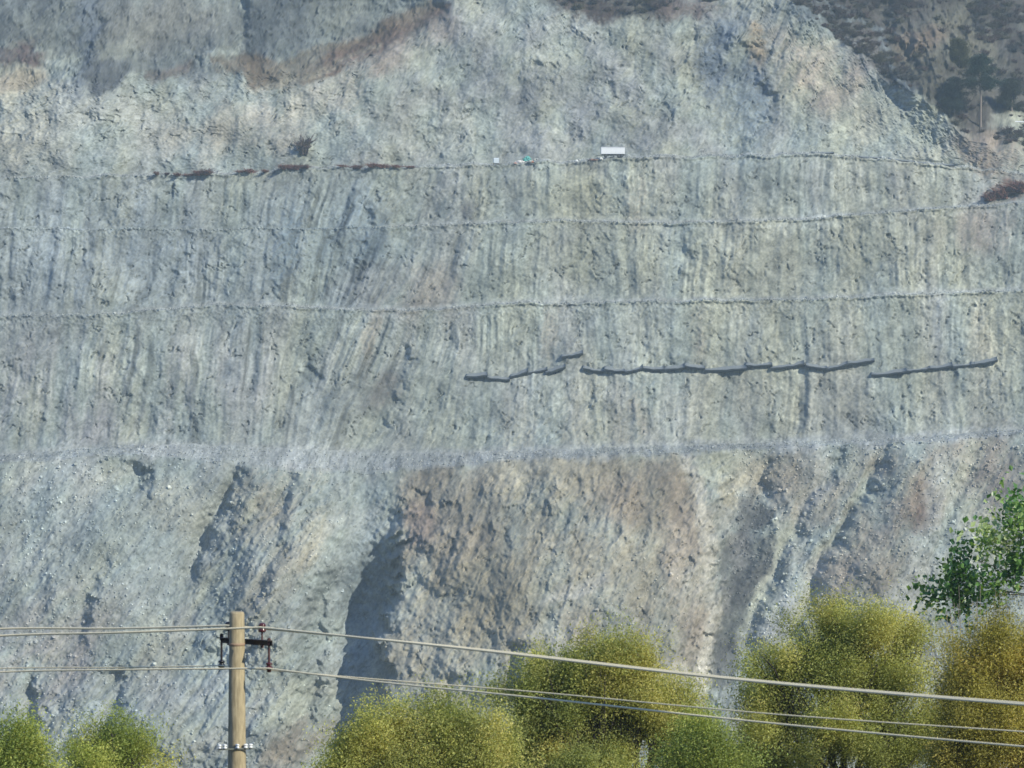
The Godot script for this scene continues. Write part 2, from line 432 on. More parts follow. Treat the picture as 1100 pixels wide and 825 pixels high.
func build_wall() -> void:
	fill_chart()
	# columns: fine in view, then wider and wider out to the sides
	var side := []
	var w := 3.0
	var u := 1150.0
	while u < 5200.0:
		side.append(u)
		u += w
		w *= 1.16
	for k in range(side.size() - 1, -1, -1): cols.append(1100.0 - side[k])
	u = -49.0
	while u < 1149.5:
		cols.append(u)
		u += 1.15
	for s in side: cols.append(s)
	var nc := cols.size()
	#           name, rows
	var segs := [["lower_slope", 330], ["haul_road", 10], ["bench_face", 140], ["bench_floor", 5], ["bench_face", 78], ["bench_floor", 5], ["bench_face", 56], ["bench_floor", 7], ["upper_face", 160], ["hillside", 110]]
	rows_total = 1
	for s in segs:
		seg_first.append(rows_total - 1)
		rows_total += s[1]
	seg_first.append(rows_total - 1)
	var total := rows_total * nc
	pos.resize(total)
	tone.resize(total)
	chart_v.resize(total)
	var n_big := noise(3, 0.018, 3)
	var n_mid := noise(5, 0.10, 4)
	var n_crack := noise(7, 0.16, 3, FastNoiseLite.TYPE_SIMPLEX_SMOOTH, FastNoiseLite.FRACTAL_RIDGED)
	var n_rib := noise(11, 0.45, 4)
	var n_block := noise(17, 0.26, 1, FastNoiseLite.TYPE_CELLULAR)
	n_block.cellular_return_type = FastNoiseLite.RETURN_CELL_VALUE
	var n_fine := noise(19, 1.1, 2)
	var n_grit := noise(47, 0.85, 1, FastNoiseLite.TYPE_CELLULAR)
	n_grit.cellular_return_type = FastNoiseLite.RETURN_CELL_VALUE
	var n_nick := noise(43, 0.30, 2, FastNoiseLite.TYPE_SIMPLEX_SMOOTH, FastNoiseLite.FRACTAL_RIDGED)
	var n_tint := noise(23, 0.05, 4)
	var n_tint2 := noise(29, 0.07, 4)
	var n_slant := noise(31, 0.02, 2)
	var n_rim := noise(37, 0.12, 3)
	var g_green := Color(0.345, 0.370, 0.316)
	var g_blue := Color(0.282, 0.320, 0.316)
	var g_lilac := Color(0.358, 0.357, 0.336)
	var g_cream := Color(0.42, 0.415, 0.325)
	for c in nc:
		u = cols[c]
		var uu := clampf(u, -80.0, 1180.0)
		var x0 := (u - CU) * 0.225
		var va := line(RIM_A, uu) + n_rim.get_noise_2d(x0, 10) * 3.0
		var vb := line(RIM_B, uu) + n_rim.get_noise_2d(x0, 60) * 2.0
		var vc := line(RIM_C, uu) + n_rim.get_noise_2d(x0, 110) * 2.5
		var vd := line(RIM_D, uu) + n_rim.get_noise_2d(x0, 160) * 4.0
		var fd := minf(line(FOOT_D, uu) + n_rim.get_noise_2d(x0, 210) * 2.0, vd - 2.0)
		var cr := minf(line(CREST, uu) + n_rim.get_noise_2d(x0, 260) * 9.0, va - 12.0)
		var wb := line(WIDTH_B, uu)
		var wc := line(WIDTH_C, uu)
		var d1 := 795.0
		var dC := 823.0
		var dB := dC + wc + 6.0
		var wa := line([[-80, 0.6], [90, 0.8], [165, 8.0], [1010, 8.0], [1060, 1.5], [1180, 0.8]], uu)
		var dA := dB + wb + 5.0
		var dcr := dA + wa + (va - cr) * 0.23 * 0.55
		var kv := [980.0, vd, fd, vc, vc - 1.5, vb, vb - 1.2, va, va - 2.0, cr, -150.0]
		var kd := [728.0, d1, 811.0, dC, dC + wc, dB, dB + wb, dA, dA + wa, dcr, dcr + line(BACK, uu) * (cr + 150.0) / 200.0]
		for s in segs.size():
			var nr: int = segs[s][1]
			var face: bool = s == 2 or s == 4 or s == 6
			var talus_up: float = clampf(((wc if s == 2 else (wb if s == 4 else wa)) - 0.5) * 0.5, 0.0, 1.0)
			var talus: float = clampf(((wc if s == 3 or s == 4 else (wb if s == 5 or s == 6 else 4.0)) - 0.5) * 0.5, 0.0, 1.0)
			for r in range(0 if s == 0 else 1, nr + 1):
				var t := float(r) / nr
				var v := lerpf(kv[s], kv[s + 1], t)
				var d := lerpf(kd[s], kd[s + 1], t)
				var x := (u - CU) * d / F
				var y := (CV - v) * d / F
				var wx := n_mid.get_noise_2d(x * 0.8, y * 0.8)
				var wy := n_mid.get_noise_2d(x * 0.8 + 300.0, y * 0.8)
				# chart look-up with wandering edges
				var mask0 := n_mid.get_noise_2d(x * 3.7 + 100.0, y * 3.7)
				var gu := clampf((uu + wx * 8.0 + mask0 * 5.0 - U0) / STEP, 0.0, GW - 2.001)
				var gv := clampf((v + wy * 8.0 - mask0 * 5.0 - V0) / STEP, 0.0, GH - 2.001)
				var ig := int(gu)
				var jg := int(gv)
				var i := jg * GW + ig
				var fu := gu - ig
				var fv := gv - jg
				var b := chart(bulge, i, fu, fv)
				var pa := chart(col_a, i, fu, fv)
				# how the rock is cut: flutes on the faces, fall lines below, blocks above
				var yr := y - (28.0 if s < 4 else 45.0)
				if s >= 8: yr = y - 75.0
				if s == 0: yr = y + 50.0
				if s == 2: yr = y - 2.0
				var slant := 0.05 + n_slant.get_noise_2d(x, y * 0.3) * 0.14
				var near_strip := exp(-pow((u - 400.0) / 75.0, 2.0))
				slant += 0.34 * near_strip
				if s == 0:
					slant = lerpf(0.60, 0.34, smoothstep(340.0, 460.0, u) * (1.0 - smoothstep(720.0, 800.0, u)))
				elif s >= 8:
					slant = 0.1
				var cx := x - slant * yr + wx * 0.7
				var mask := n_tint2.get_noise_2d(x * 0.5 + 900.0, y * 0.6)          # where it is broken, where smooth
				var mask2 := n_mid.get_noise_2d(x * 2.2 + 700.0, y * 2.2)
				var rib := n_rib.get_noise_2d(cx, y * 0.06 + s * 40.0)
				var rib2 := n_rib.get_noise_2d(cx * 0.42 + 200.0, y * 0.03 + s * 40.0)
				var crack := n_crack.get_noise_2d(cx * 0.9 + 90.0, y * 0.5)
				var mid := wx
				var big := n_big.get_noise_2d(x, y * 1.3)
				var fine := n_fine.get_noise_2d(x, y)
				var bx := cx + mask2 * 1.6
				var by := y + n_fine.get_noise_2d(x * 0.4, y * 0.4 + 50.0) * 1.0
				var lay := 0.0
				if s >= 8:
					# strata that dip down to the left near the right end, jumbled elsewhere
					lay = exp(-pow((u - 890.0) / 90.0, 2.0))
					bx = lerpf(bx, bx * 0.55 + by * 0.30, lay)
					by = lerpf(by, by * 1.0 - cx * 0.62, lay)
				var block := n_block.get_noise_2d(bx * (1.1 if face else 0.9), by * (0.75 if face else 1.15))
				var chip := n_block.get_noise_2d(bx * 2.3 + 300.0, by * 2.0)
				var p := 0.0
				var groove := maxf(0.0, crack - 0.55) * smoothstep(0.10, 0.40, mask2 + fine * 0.3) * 1.2
				var nick := smoothstep(0.64, 0.90, n_nick.get_noise_2d(bx * 0.8, by * 0.8)) * smoothstep(0.0, 0.30, n_tint.get_noise_2d(x * 3.1, y * 3.1 + 80.0) + 0.06)
				var wild := 0.30 + 0.85 * smoothstep(-0.12, 0.28, n_tint.get_noise_2d(x * 0.45 + 40.0, y * 0.45 - 200.0))
				var even := mid * 0.7 + big * 2.2 + fine * 0.09 + mask2 * 0.08     # the form that benches and faces share
				var rough := mid * 1.4 + (block * 0.30 + chip * 0.20 - groove * 1.3 + mask2 * 0.60) * wild * 0.8 + rib * 0.16 + fine * 0.17 + big * 3.0 - nick * 0.45
				if face:
					var ends := smoothstep(0.0, 0.10, t) * (1.0 - smoothstep(0.86, 1.0, t))
					var much := 0.25 + 1.0 * clampf(0.45 + mask * 1.9, 0.0, 1.0)
					p = even + (rib * (0.20 + 0.26 * near_strip) * much + rib2 * 0.60 + (block * 0.14 + mask2 * 0.30) * wild - groove * 0.8 * wild - nick * 0.5) * (0.15 + 0.85 * ends) + chip * 0.07 * wild
					var lip: float = v - kv[s + 1]
					p += smoothstep(0.84, 1.0, t) * (fine * 0.25 + chip * 0.10)
					p -= 0.36 * smoothstep(1.4, 2.4, lip) * (1.0 - smoothstep(3.0, 8.0, lip)) * clampf(0.75 + mask * 1.5, 0.2, 1.0) * talus_up
					p += (1.0 - smoothstep(0.0, 0.09, t)) * 0.6 * talus
				elif s == 0:
					var rock := smoothstep(415.0, 440.0, u) * (1.0 - smoothstep(745.0, 775.0, u))
					var spur := smoothstep(215.0, 245.0, u + (v - 560.0) * 0.35) * (1.0 - smoothstep(330.0, 350.0, u))
					spur = maxf(spur, smoothstep(690.0, 725.0, v) * (1.0 - smoothstep(300.0, 340.0, u)) * 0.8)
					var any := maxf(rock, spur)
					p = rib * (0.18 + 0.30 * spur + 0.12 * rock) + rib2 * (0.4 + 0.7 * spur + 0.3 * rock) + mid * lerpf(0.7, 1.3, any) - groove * lerpf(0.5, 1.5, any) + block * lerpf(0.06, 0.34, any) * wild + chip * lerpf(0.08, 0.20, any) + fine * 0.18 + mask2 * lerpf(0.28, 0.55 * wild, any) - nick * lerpf(0.25, 0.6, any)
					p += big * 3.4
					p = lerpf(p, even, smoothstep(0.94, 1.0, t))
				elif s == 8:
					p = lerpf(even, rough, smoothstep(0.0, 0.06, t))
				elif s == 9:
					var oc := exp(-pow((u - 1012.0) / 45.0, 2.0) - pow((v - 55.0) / 60.0, 2.0))
					p = rough + oc * (block * 1.3 + chip * 0.7 + mask2 * 1.6 - nick * 0.8)
				else:
					p = even + ((0.6 * talus * smoothstep(0.6, 1.0, t)) if s != 7 and s != 0 else 0.0)
				if s in [1, 3, 5, 7]:
					y += (fine * 0.10 + maxf(0.0, mid) * 0.25) * sin(t * PI) + (0.55 if s == 1 else 0.25) * smoothstep(0.25, 0.0, t) * smoothstep(0.0, 0.1, t)
				p += n_grit.get_noise_2d(x * 1.25 + 60.0, y * 1.25) * (0.06 if s != 0 else 0.09) * (0.35 + 0.65 * wild)
				d -= p + b
				var idx := (seg_first[s] + r) * nc + c
				pos[idx] = Vector3(x, y, -d)
				chart_v[idx] = v
				# colour of the rock, then the chart patches with their painted shade
				var t1 := n_tint.get_noise_2d(x - slant * yr * 0.8, y * (0.35 if face else 0.8))
				var t2 := n_tint2.get_noise_2d(x - slant * yr * 0.8 + 500.0, y * (0.25 if face else 0.8))
				var k := g_green
				k = k.lerp(g_blue, clampf(0.32 + t1 * 0.8 + 0.35 * (1.0 - smoothstep(0.0, 600.0, u)), 0.0, 1.0))
				k = k.lerp(g_lilac, clampf(t2 * 0.95 + 0.28, 0.0, 0.7))
				k = k.lerp(g_cream, clampf(-t1 * 0.9 - 0.06 + 0.22 * smoothstep(500.0, 800.0, u), 0.0, 0.75))
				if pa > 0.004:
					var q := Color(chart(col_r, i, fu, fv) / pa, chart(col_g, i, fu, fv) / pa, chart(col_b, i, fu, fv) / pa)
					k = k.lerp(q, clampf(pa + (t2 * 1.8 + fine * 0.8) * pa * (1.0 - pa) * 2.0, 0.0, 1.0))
				# grain, dust, dark stains, and a darker tone in grooves and nicks
				var grit := n_grit.get_noise_2d(x, y)
				var g := 1.0 + grit * 0.16 + (float(hash(idx) & 1023) / 1023.0 - 0.5) * 0.16 + fine * 0.26 + n_fine.get_noise_2d(x * 2.3 + 70.0, y * 2.3) * 0.22 + block * 0.06 + chip * 0.06
				g *= 1.0 - clampf(groove * 0.8 + nick * 0.50, 0.0, 0.55)
				if face:
					var streak := n_rib.get_noise_2d(cx * 1.9 + 400.0, y * 0.045 + s * 30.0)
					g *= 1.0 + (streak * 0.34 + n_rib.get_noise_2d(cx * 4.1 + 900.0, y * 0.06) * 0.16) * clampf(0.4 + mask * 2.0, 0.15, 1.0)
					var stain := smoothstep(0.12, 0.42, n_rib.get_noise_2d(cx * 0.55 + 650.0, y * 0.035 + s * 17.0)) * smoothstep(-0.15, 0.15, mask + 0.05)
					g *= 1.0 - stain * 0.42 * (0.25 + 0.75 * smoothstep(60.0, 130.0, u) * (1.0 - smoothstep(440.0, 540.0, u)))
					k = k.lerp(Color(0.38, 0.395, 0.38), 0.85 * (1.0 - smoothstep(0.0, 0.05, t)) * talus)
				elif s == 1 or s == 3 or s == 5 or s == 7:
					k = k.lerp(Color(0.37, 0.385, 0.37), 0.7 * talus)
				g *= 0.95 + mask * 0.34 + rib * 0.10 + mask2 * 0.22
				tone[idx] = Color(k.r * g, k.g * g, k.b * g)
	# one mesh for each piece of the wall
	var m := mat(Color(1, 1, 1), 0.95, noise_tex(41, 0.03, Color(0.82, 0.82, 0.82), Color(1, 1, 1), 5, 512), 0.045)
	m.vertex_color_use_as_albedo = true
	m.specular_mode = BaseMaterial3D.SPECULAR_DISABLED
	for s in segs.size():
		var r0 := seg_first[s]
		var r1 := seg_first[s + 1]
		var nr := r1 - r0 + 1
		var vv := pos.slice(r0 * nc, (r1 + 1) * nc)
		var cc := tone.slice(r0 * nc, (r1 + 1) * nc)
		var nn := PackedVector3Array()
		nn.resize(vv.size())
		var ii := PackedInt32Array()
		ii.resize((nr - 1) * (nc - 1) * 6)
		var o := 0
		for r in nr:
			var gr := (r0 + r)
			var up: int = mini(gr + 1, rows_total - 1) * nc
			var dn: int = maxi(gr - 1, 0) * nc
			for c in nc:
				var dx: Vector3 = pos[gr * nc + mini(c + 1, nc - 1)] - pos[gr * nc + maxi(c - 1, 0)]
				var dy: Vector3 = pos[up + c] - pos[dn + c]
				nn[r * nc + c] = dx.cross(dy).normalized()
				if r < nr - 1 and c < nc - 1:
					var a := r * nc + c
					ii[o] = a
					ii[o + 1] = a + nc
					ii[o + 2] = a + nc + 1
					ii[o + 3] = a
					ii[o + 4] = a + nc + 1
					ii[o + 5] = a + 1
					o += 6
		var ar := []
		ar.resize(Mesh.ARRAY_MAX)
		ar[Mesh.ARRAY_VERTEX] = vv
		ar[Mesh.ARRAY_NORMAL] = nn
		ar[Mesh.ARRAY_COLOR] = cc
		ar[Mesh.ARRAY_INDEX] = ii
		var am := ArrayMesh.new()
		am.add_surface_from_arrays(Mesh.PRIMITIVE_TRIANGLES, ar)
		tag(mesh_node(segs[s][0], am, m), "", "", "", "structure")

# the point of the wall at a place of the chart
func spot(u: float, v: float, first := 0, last := 9) -> Vector3:
	var nc := cols.size()
	var c := 0
	while c < nc - 1 and cols[c] < u: c += 1
	var best := 0
	var bd := 1e9
	for r in range(seg_first[first], seg_first[last + 1] + 1):
		var e := absf(chart_v[r * nc + c] - v)
		if e < bd:
			bd = e
			best = r
	return pos[best * nc + c]

# the middle of a bench floor (segment s)
func on_bench(u: float, s: int, t := 0.5) -> Vector3:
	var nc := cols.size()
	var c := 0
	while c < nc - 1 and cols[c] < u: c += 1
	return pos[int(lerpf(seg_first[s], seg_first[s + 1], t)) * nc + c]

# ---------------------------------------------------------------- ground before the wall
func ground_y(x: float, z: float) -> float:
	var d := -z
	var y := line([[-600, 2.0], [-20, -1.0], [0, -1.9], [43, -11.6], [75, -13.6], [140, -26], [420, -80], [700, -111], [760, -113], [3000, -113]], d)
	return y + sin(x * 0.031 + z * 0.02) * 0.4 + sin(x * 0.011) * 0.8 * smoothstep(20.0, 200.0, d)

func build_ground() -> void:
	var zs := []
	var xs := []
	for z in [600, 300, 120, 60, 30]: zs.append(float(z))
	var z := 15.0
	while z > -130.0:
		zs.append(z)
		z -= 3.0
	while z > -780.0:
		zs.append(z)
		z -= 22.0
	var q := 0.0
	var half := [0.0]
	var w := 2.5
	while q < 3000.0:
		q += w
		half.append(q)
		if q > 40.0: w *= 1.25
	for k in range(half.size() - 1, 0, -1): xs.append(-half[k])
	for h in half: xs.append(h)
	var st := st_new()
	st.set_smooth_group(0)
	for r in zs.size() - 1:
		for c in xs.size() - 1:
			var p := []
			for e in [[r, c], [r + 1, c], [r + 1, c + 1], [r, c + 1]]:
				p.append(Vector3(xs[e[1]], ground_y(xs[e[1]], zs[e[0]]), zs[e[0]]))
			quad(st, p[0], p[1], p[2], p[3])
	tag(mesh_node("ground", done(st), mat(Color(0.11, 0.105, 0.05), 0.95, noise_tex(51, 0.02, Color(0.45, 0.5, 0.4), Color(1, 1, 0.9), 5), 0.15)), "", "", "", "structure")

# ---------------------------------------------------------------- plants
func leaf_mesh(count: int, ll: float, lw: float, spread: float, seed_: int) -> ArrayMesh:
	var g := RandomNumberGenerator.new()
	g.seed = seed_
	var st := st_new()
	st.set_smooth_group(-1)
	for k in count:
		var o := Vector3(g.randfn(), g.randfn(), g.randfn()) * spread
		var b := Basis.from_euler(Vector3(g.randf_range(-1.1, 1.1), g.randf() * TAU, g.randf_range(-0.9, 0.9)))
		var s := g.randf_range(0.7, 1.25)
		var a := o
		var m1 := o + b * Vector3(lw * 0.5, 0.12 * ll, ll * 0.45) * s
		var m2 := o + b * Vector3(-lw * 0.5, 0.12 * ll, ll * 0.45) * s
		var e := o + b * Vector3(0, 0.02 * ll, ll) * s
		quad(st, a, m2, e, m1)
	return done(st)

func leaf_mat(c: Color, gloss := 0.6) -> StandardMaterial3D:
	var m := mat(c, gloss)
	m.vertex_color_use_as_albedo = true
	m.backlight_enabled = true
	m.backlight = Color(0.9, 0.9, 0.6)
	return m

func multi(n: String, me: Mesh, m: Material, xf: Array, cs: Array, parent: Node) -> MultiMeshInstance3D:
	var mm := MultiMesh.new()
	mm.transform_format = MultiMesh.TRANSFORM_3D
	mm.use_colors = true
	mm.mesh = me
	mm.instance_count = xf.size()
	for i in xf.size():
		mm.set_instance_transform(i, xf[i])
		mm.set_instance_color(i, cs[i])
	var o := MultiMeshInstance3D.new()
	o.name = n if parent != self else numbered(n)
	o.multimesh = mm
	o.material_override = m
	parent.add_child(o, true)
	o.set_meta("kind", "stuff")
	return o

var bark: StandardMaterial3D

# lobes: [u, v, half width, half height] of the crown's clumps as they stand at distance d
func tree(n: String, label: String, category: String, group: String, d: float, base_u: float, lobes: Array, sprig: ArrayMesh, lm: Material, tints: Array, per_area: float, seed_: int, gaps := 0.0, deep := 0.8, tuft := 0.17, fork_up := 0.45, thin := 1.0, dense := 1.0) -> void:
	var g := RandomNumberGenerator.new()
	g.seed = seed_
	var gn := noise(seed_, 1.3, 2)
	var ln := noise(seed_ + 1, 1.3, 2)
	var bx := (base_u - CU) * d / F
	var base := Vector3(bx, ground_y(bx, -d) - 0.15, -d)
	var root := thing(n, label, category, base, 0.0, group)
	var k := d / F
	var top := Vector3.ZERO
	var cen := []
	for l in lobes:
		var c := at(l[0], l[1], d) - base
		c.z += g.randf_range(-0.5, 0.5) * l[2] * k * 0.9
		cen.append(c)
		top += c / lobes.size()
	var fork := Vector3(top.x * 0.5, top.y * fork_up, top.z * 0.4)
	var th := (0.11 + 0.010 * top.y) * thin
	var st := st_new()
	tube(st, [Vector3(0, 0, 0), fork * 0.35 + Vector3(0.05, 0, 0.05), fork * 0.7 - Vector3(0.04, 0, 0), fork], [th * 1.5, th * 1.05, th * 0.9, th * 0.75], 9)
	mesh_node("trunk", done(st), bark, root)
	var xf := []
	var cs := []
	for i in lobes.size():
		var l: Array = lobes[i]
		var c: Vector3 = cen[i]
		var r := Vector3(l[2] * k, l[3] * k, l[2] * k * deep)
		var ls := st_new()
		var bend := Vector3(g.randf_range(-0.3, 0.3), 0.2, g.randf_range(-0.3, 0.3))
		tube(ls, [fork, fork.lerp(c, 0.5) + bend, c], [th * 0.6, th * 0.36, th * 0.2], 6)
		for q in 16:
			var dir := Vector3(g.randfn(), absf(g.randfn()) * 0.9 - 0.2, g.randfn()).normalized()
			var e := c + dir * r * g.randf_range(0.65, 0.98)
			var s0 := fork.lerp(c, g.randf_range(0.55, 1.0))
			tube(ls, [s0, s0.lerp(e, 0.5) + Vector3(g.randfn(), g.randfn(), g.randfn()) * 0.08, e], [th * 0.16, th * 0.10, th * 0.035], 4, false)
		mesh_node("limb", done(ls), bark, root)
		# the foliage grows in plumes: many small tufts that point up and out, each with its own tone
		var area_k: float = l[2] * l[3]
		var tufts := int(area_k * 0.050 * dense) + 6
		var subs := []
		for q in 13:
			var sd := Vector3(g.randfn(), g.randfn() * 0.9 + 0.1, g.randfn()).normalized()
			subs.append([c + sd * r * g.randf_range(0.35, 1.12), g.randf_range(0.16, 0.46)])
		subs.append([c, 0.5])
		subs.append([c - Vector3(0, r.y * 0.6, 0), 0.6])
		for q in tufts:
			var sub: Array = subs[g.randi() % subs.size()]
			var dir := Vector3(g.randfn(), g.randfn() + 0.15, g.randfn()).normalized()
			var tc: Vector3 = sub[0] + dir * r * sub[1] * pow(g.randf(), 0.52) * g.randf_range(0.7, 1.3)
			if g.randf() < 0.22: tc += Vector3(g.randfn() * 0.5, absf(g.randfn()), g.randfn() * 0.5) * r * 0.38     # stray plumes
			if tc.y < 0.3: continue
			if gn.get_noise_3dv(tc) < gaps - 0.20: continue
			var axis := (dir * r + Vector3(0, r.y * 0.9, 0)).normalized()
			var tr := tuft * g.randf_range(0.45, 1.35)
			var base_m := clampf(0.5 + ln.get_noise_3dv(tc * 0.6) * 0.8 + g.randfn() * 0.20, 0.0, 1.0)
			var bright := g.randf_range(0.75, 1.25)
			for w in int(per_area * 18.0):
				var p := tc + Vector3(g.randfn(), g.randfn(), g.randfn()) * tr * 0.48 + axis * g.randfn() * tr * 1.25
				xf.append(Transform3D(Basis.from_euler(Vector3(g.randf_range(-0.6, 0.6), g.randf() * TAU, g.randf_range(-0.6, 0.6))).scaled(Vector3.ONE * g.randf_range(0.7, 1.3)), p))
				var m := clampf(base_m + g.randfn() * 0.13, 0.0, 0.999) * (tints.size() - 1)
				var ta: Color = tints[int(m)]
				var tb: Color = tints[int(m) + 1]
				var cc := ta.lerp(tb, m - int(m)) * bright * g.randf_range(0.88, 1.12)
				cs.append(Color(cc.r, cc.g, cc.b))
	multi("crown", sprig, lm, xf, cs, root)

func bare_bush(seed_: int, sticks: int) -> ArrayMesh:
	var g := RandomNumberGenerator.new()
	g.seed = seed_
	var st := st_new()
	for k in sticks:
		var dir := Vector3(g.randfn() * 0.6, 1.0, g.randfn() * 0.6).normalized()
		var a := Vector3(g.randf_range(-0.35, 0.35), 0, g.randf_range(-0.35, 0.35))
		var b := a + dir * g.randf_range(0.5, 1.0)
		tube(st, [a, a.lerp(b, 0.5) + Vector3(g.randfn(), 0, g.randfn()) * 0.06, b], [0.05, 0.04, 0.012], 3, false)
		for q in 3:
			var s0 := a.lerp(b, g.randf_range(0.35, 0.9))
			var e := s0 + Vector3(g.randfn() * 0.3, g.randf_range(0.0, 0.35), g.randfn() * 0.3)
			tube(st, [s0, e], [0.03, 0.012], 3, false)
	return done(st)

func rock_mesh(seed_: int) -> ArrayMesh:
	var g := RandomNumberGenerator.new()
	g.seed = seed_
	var s := SphereMesh.new()
	s.radial_segments = 7
	s.rings = 4
	s.radius = 0.5
	s.height = 1.0
	var a := s.get_mesh_arrays()
	var v: PackedVector3Array = a[Mesh.ARRAY_VERTEX]
	var nn := noise(seed_, 1.6, 2)
	for i in v.size():
		v[i] = v[i] * (1.0 + nn.get_noise_3dv(v[i]) * 0.7) * Vector3(1.15, 0.8, 0.95)
	var st := st_new()
	st.set_smooth_group(-1)
	for i in a[Mesh.ARRAY_INDEX]: st.add_vertex(v[i])
	return done(st)

# ---------------------------------------------------------------- things
const ORDER := ["first", "second", "third", "fourth", "fifth", "sixth", "seventh", "eighth", "ninth", "tenth", "eleventh", "twelfth", "thirteenth", "fourteenth", "fifteenth", "sixteenth", "seventeenth", "eighteenth", "nineteenth", "twentieth"]

var m_deck: StandardMaterial3D
var m_lip: StandardMaterial3D

func shelf(u1: float, v1: float, u2: float, v2: float, label: String, group: String, first: int, last: int, tall := 1.0) -> void:
	var a := spot(u1, v1, first, last)
	var b := spot(u2, v2, first, last)
	var z := maxf(a.z, b.z)
	a.z = z
	b.z = z
	var da := -a.z / F
	a.y = (CV - v1) * da
	b.y = (CV - v2) * da
	var mid := (a + b) * 0.5
	var root := thing("catch_shelf", label, "catch shelf", mid, 0.0, group)
	var sd := st_new()
	var sl := st_new()
	sd.set_smooth_group(0)
	sl.set_smooth_group(0)
	var n := 6
	var outl := 0.95 * tall
	var rise := 0.8 * tall
	var up := []
	var fr := []
	var lo := []
	var bk := []
	for i in n + 1:
		var t := float(i) / n
		var p := a.lerp(b, t) - mid + Vector3(0, (-0.14 * sin(t * PI) + rng.randf_range(-0.09, 0.09)) * tall, rng.randf_range(-0.14, 0.10))
		up.append(p + Vector3(0, rise, -0.9))
		fr.append(p + Vector3(0, 0.05, outl))
		lo.append(p + Vector3(0, -0.5 * tall, outl - 0.06))
		bk.append(p + Vector3(0, -0.30 * tall, -1.2))
	for i in n:
		quad(sd, fr[i], up[i], up[i + 1], fr[i + 1])
		quad(sl, lo[i], fr[i] - Vector3(0, 0.01, 0), fr[i + 1] - Vector3(0, 0.01, 0), lo[i + 1])
		quad(sl, bk[i], lo[i], lo[i + 1], bk[i + 1])
	for e in [0, n]:
		quad(sd, up[e], fr[e], lo[e], bk[e])
	mesh_node("deck", done(sd), m_deck, root)
	mesh_node("lip", done(sl), m_lip, root)
	for i in [1, 3, 5]:
		var s := st_new()
		tube(s, [lo[i] + Vector3(0, 0.05, -0.1), lo[i] + Vector3(0, -0.9 * tall, -1.6)], [0.07, 0.07], 5)
		mesh_node("strut", done(s), m_lip, root)

func dry_bush(u: float, size: float, label: String, group: String, me: ArrayMesh, m: Material, p: Vector3, wide := 1.5) -> void:
	var root := thing("dry_bush", label, "bush", p, u, group)
	var o := mesh_node("branches", me, m, root)
	o.scale = Vector3(size * wide, size, size * minf(wide, 1.1))

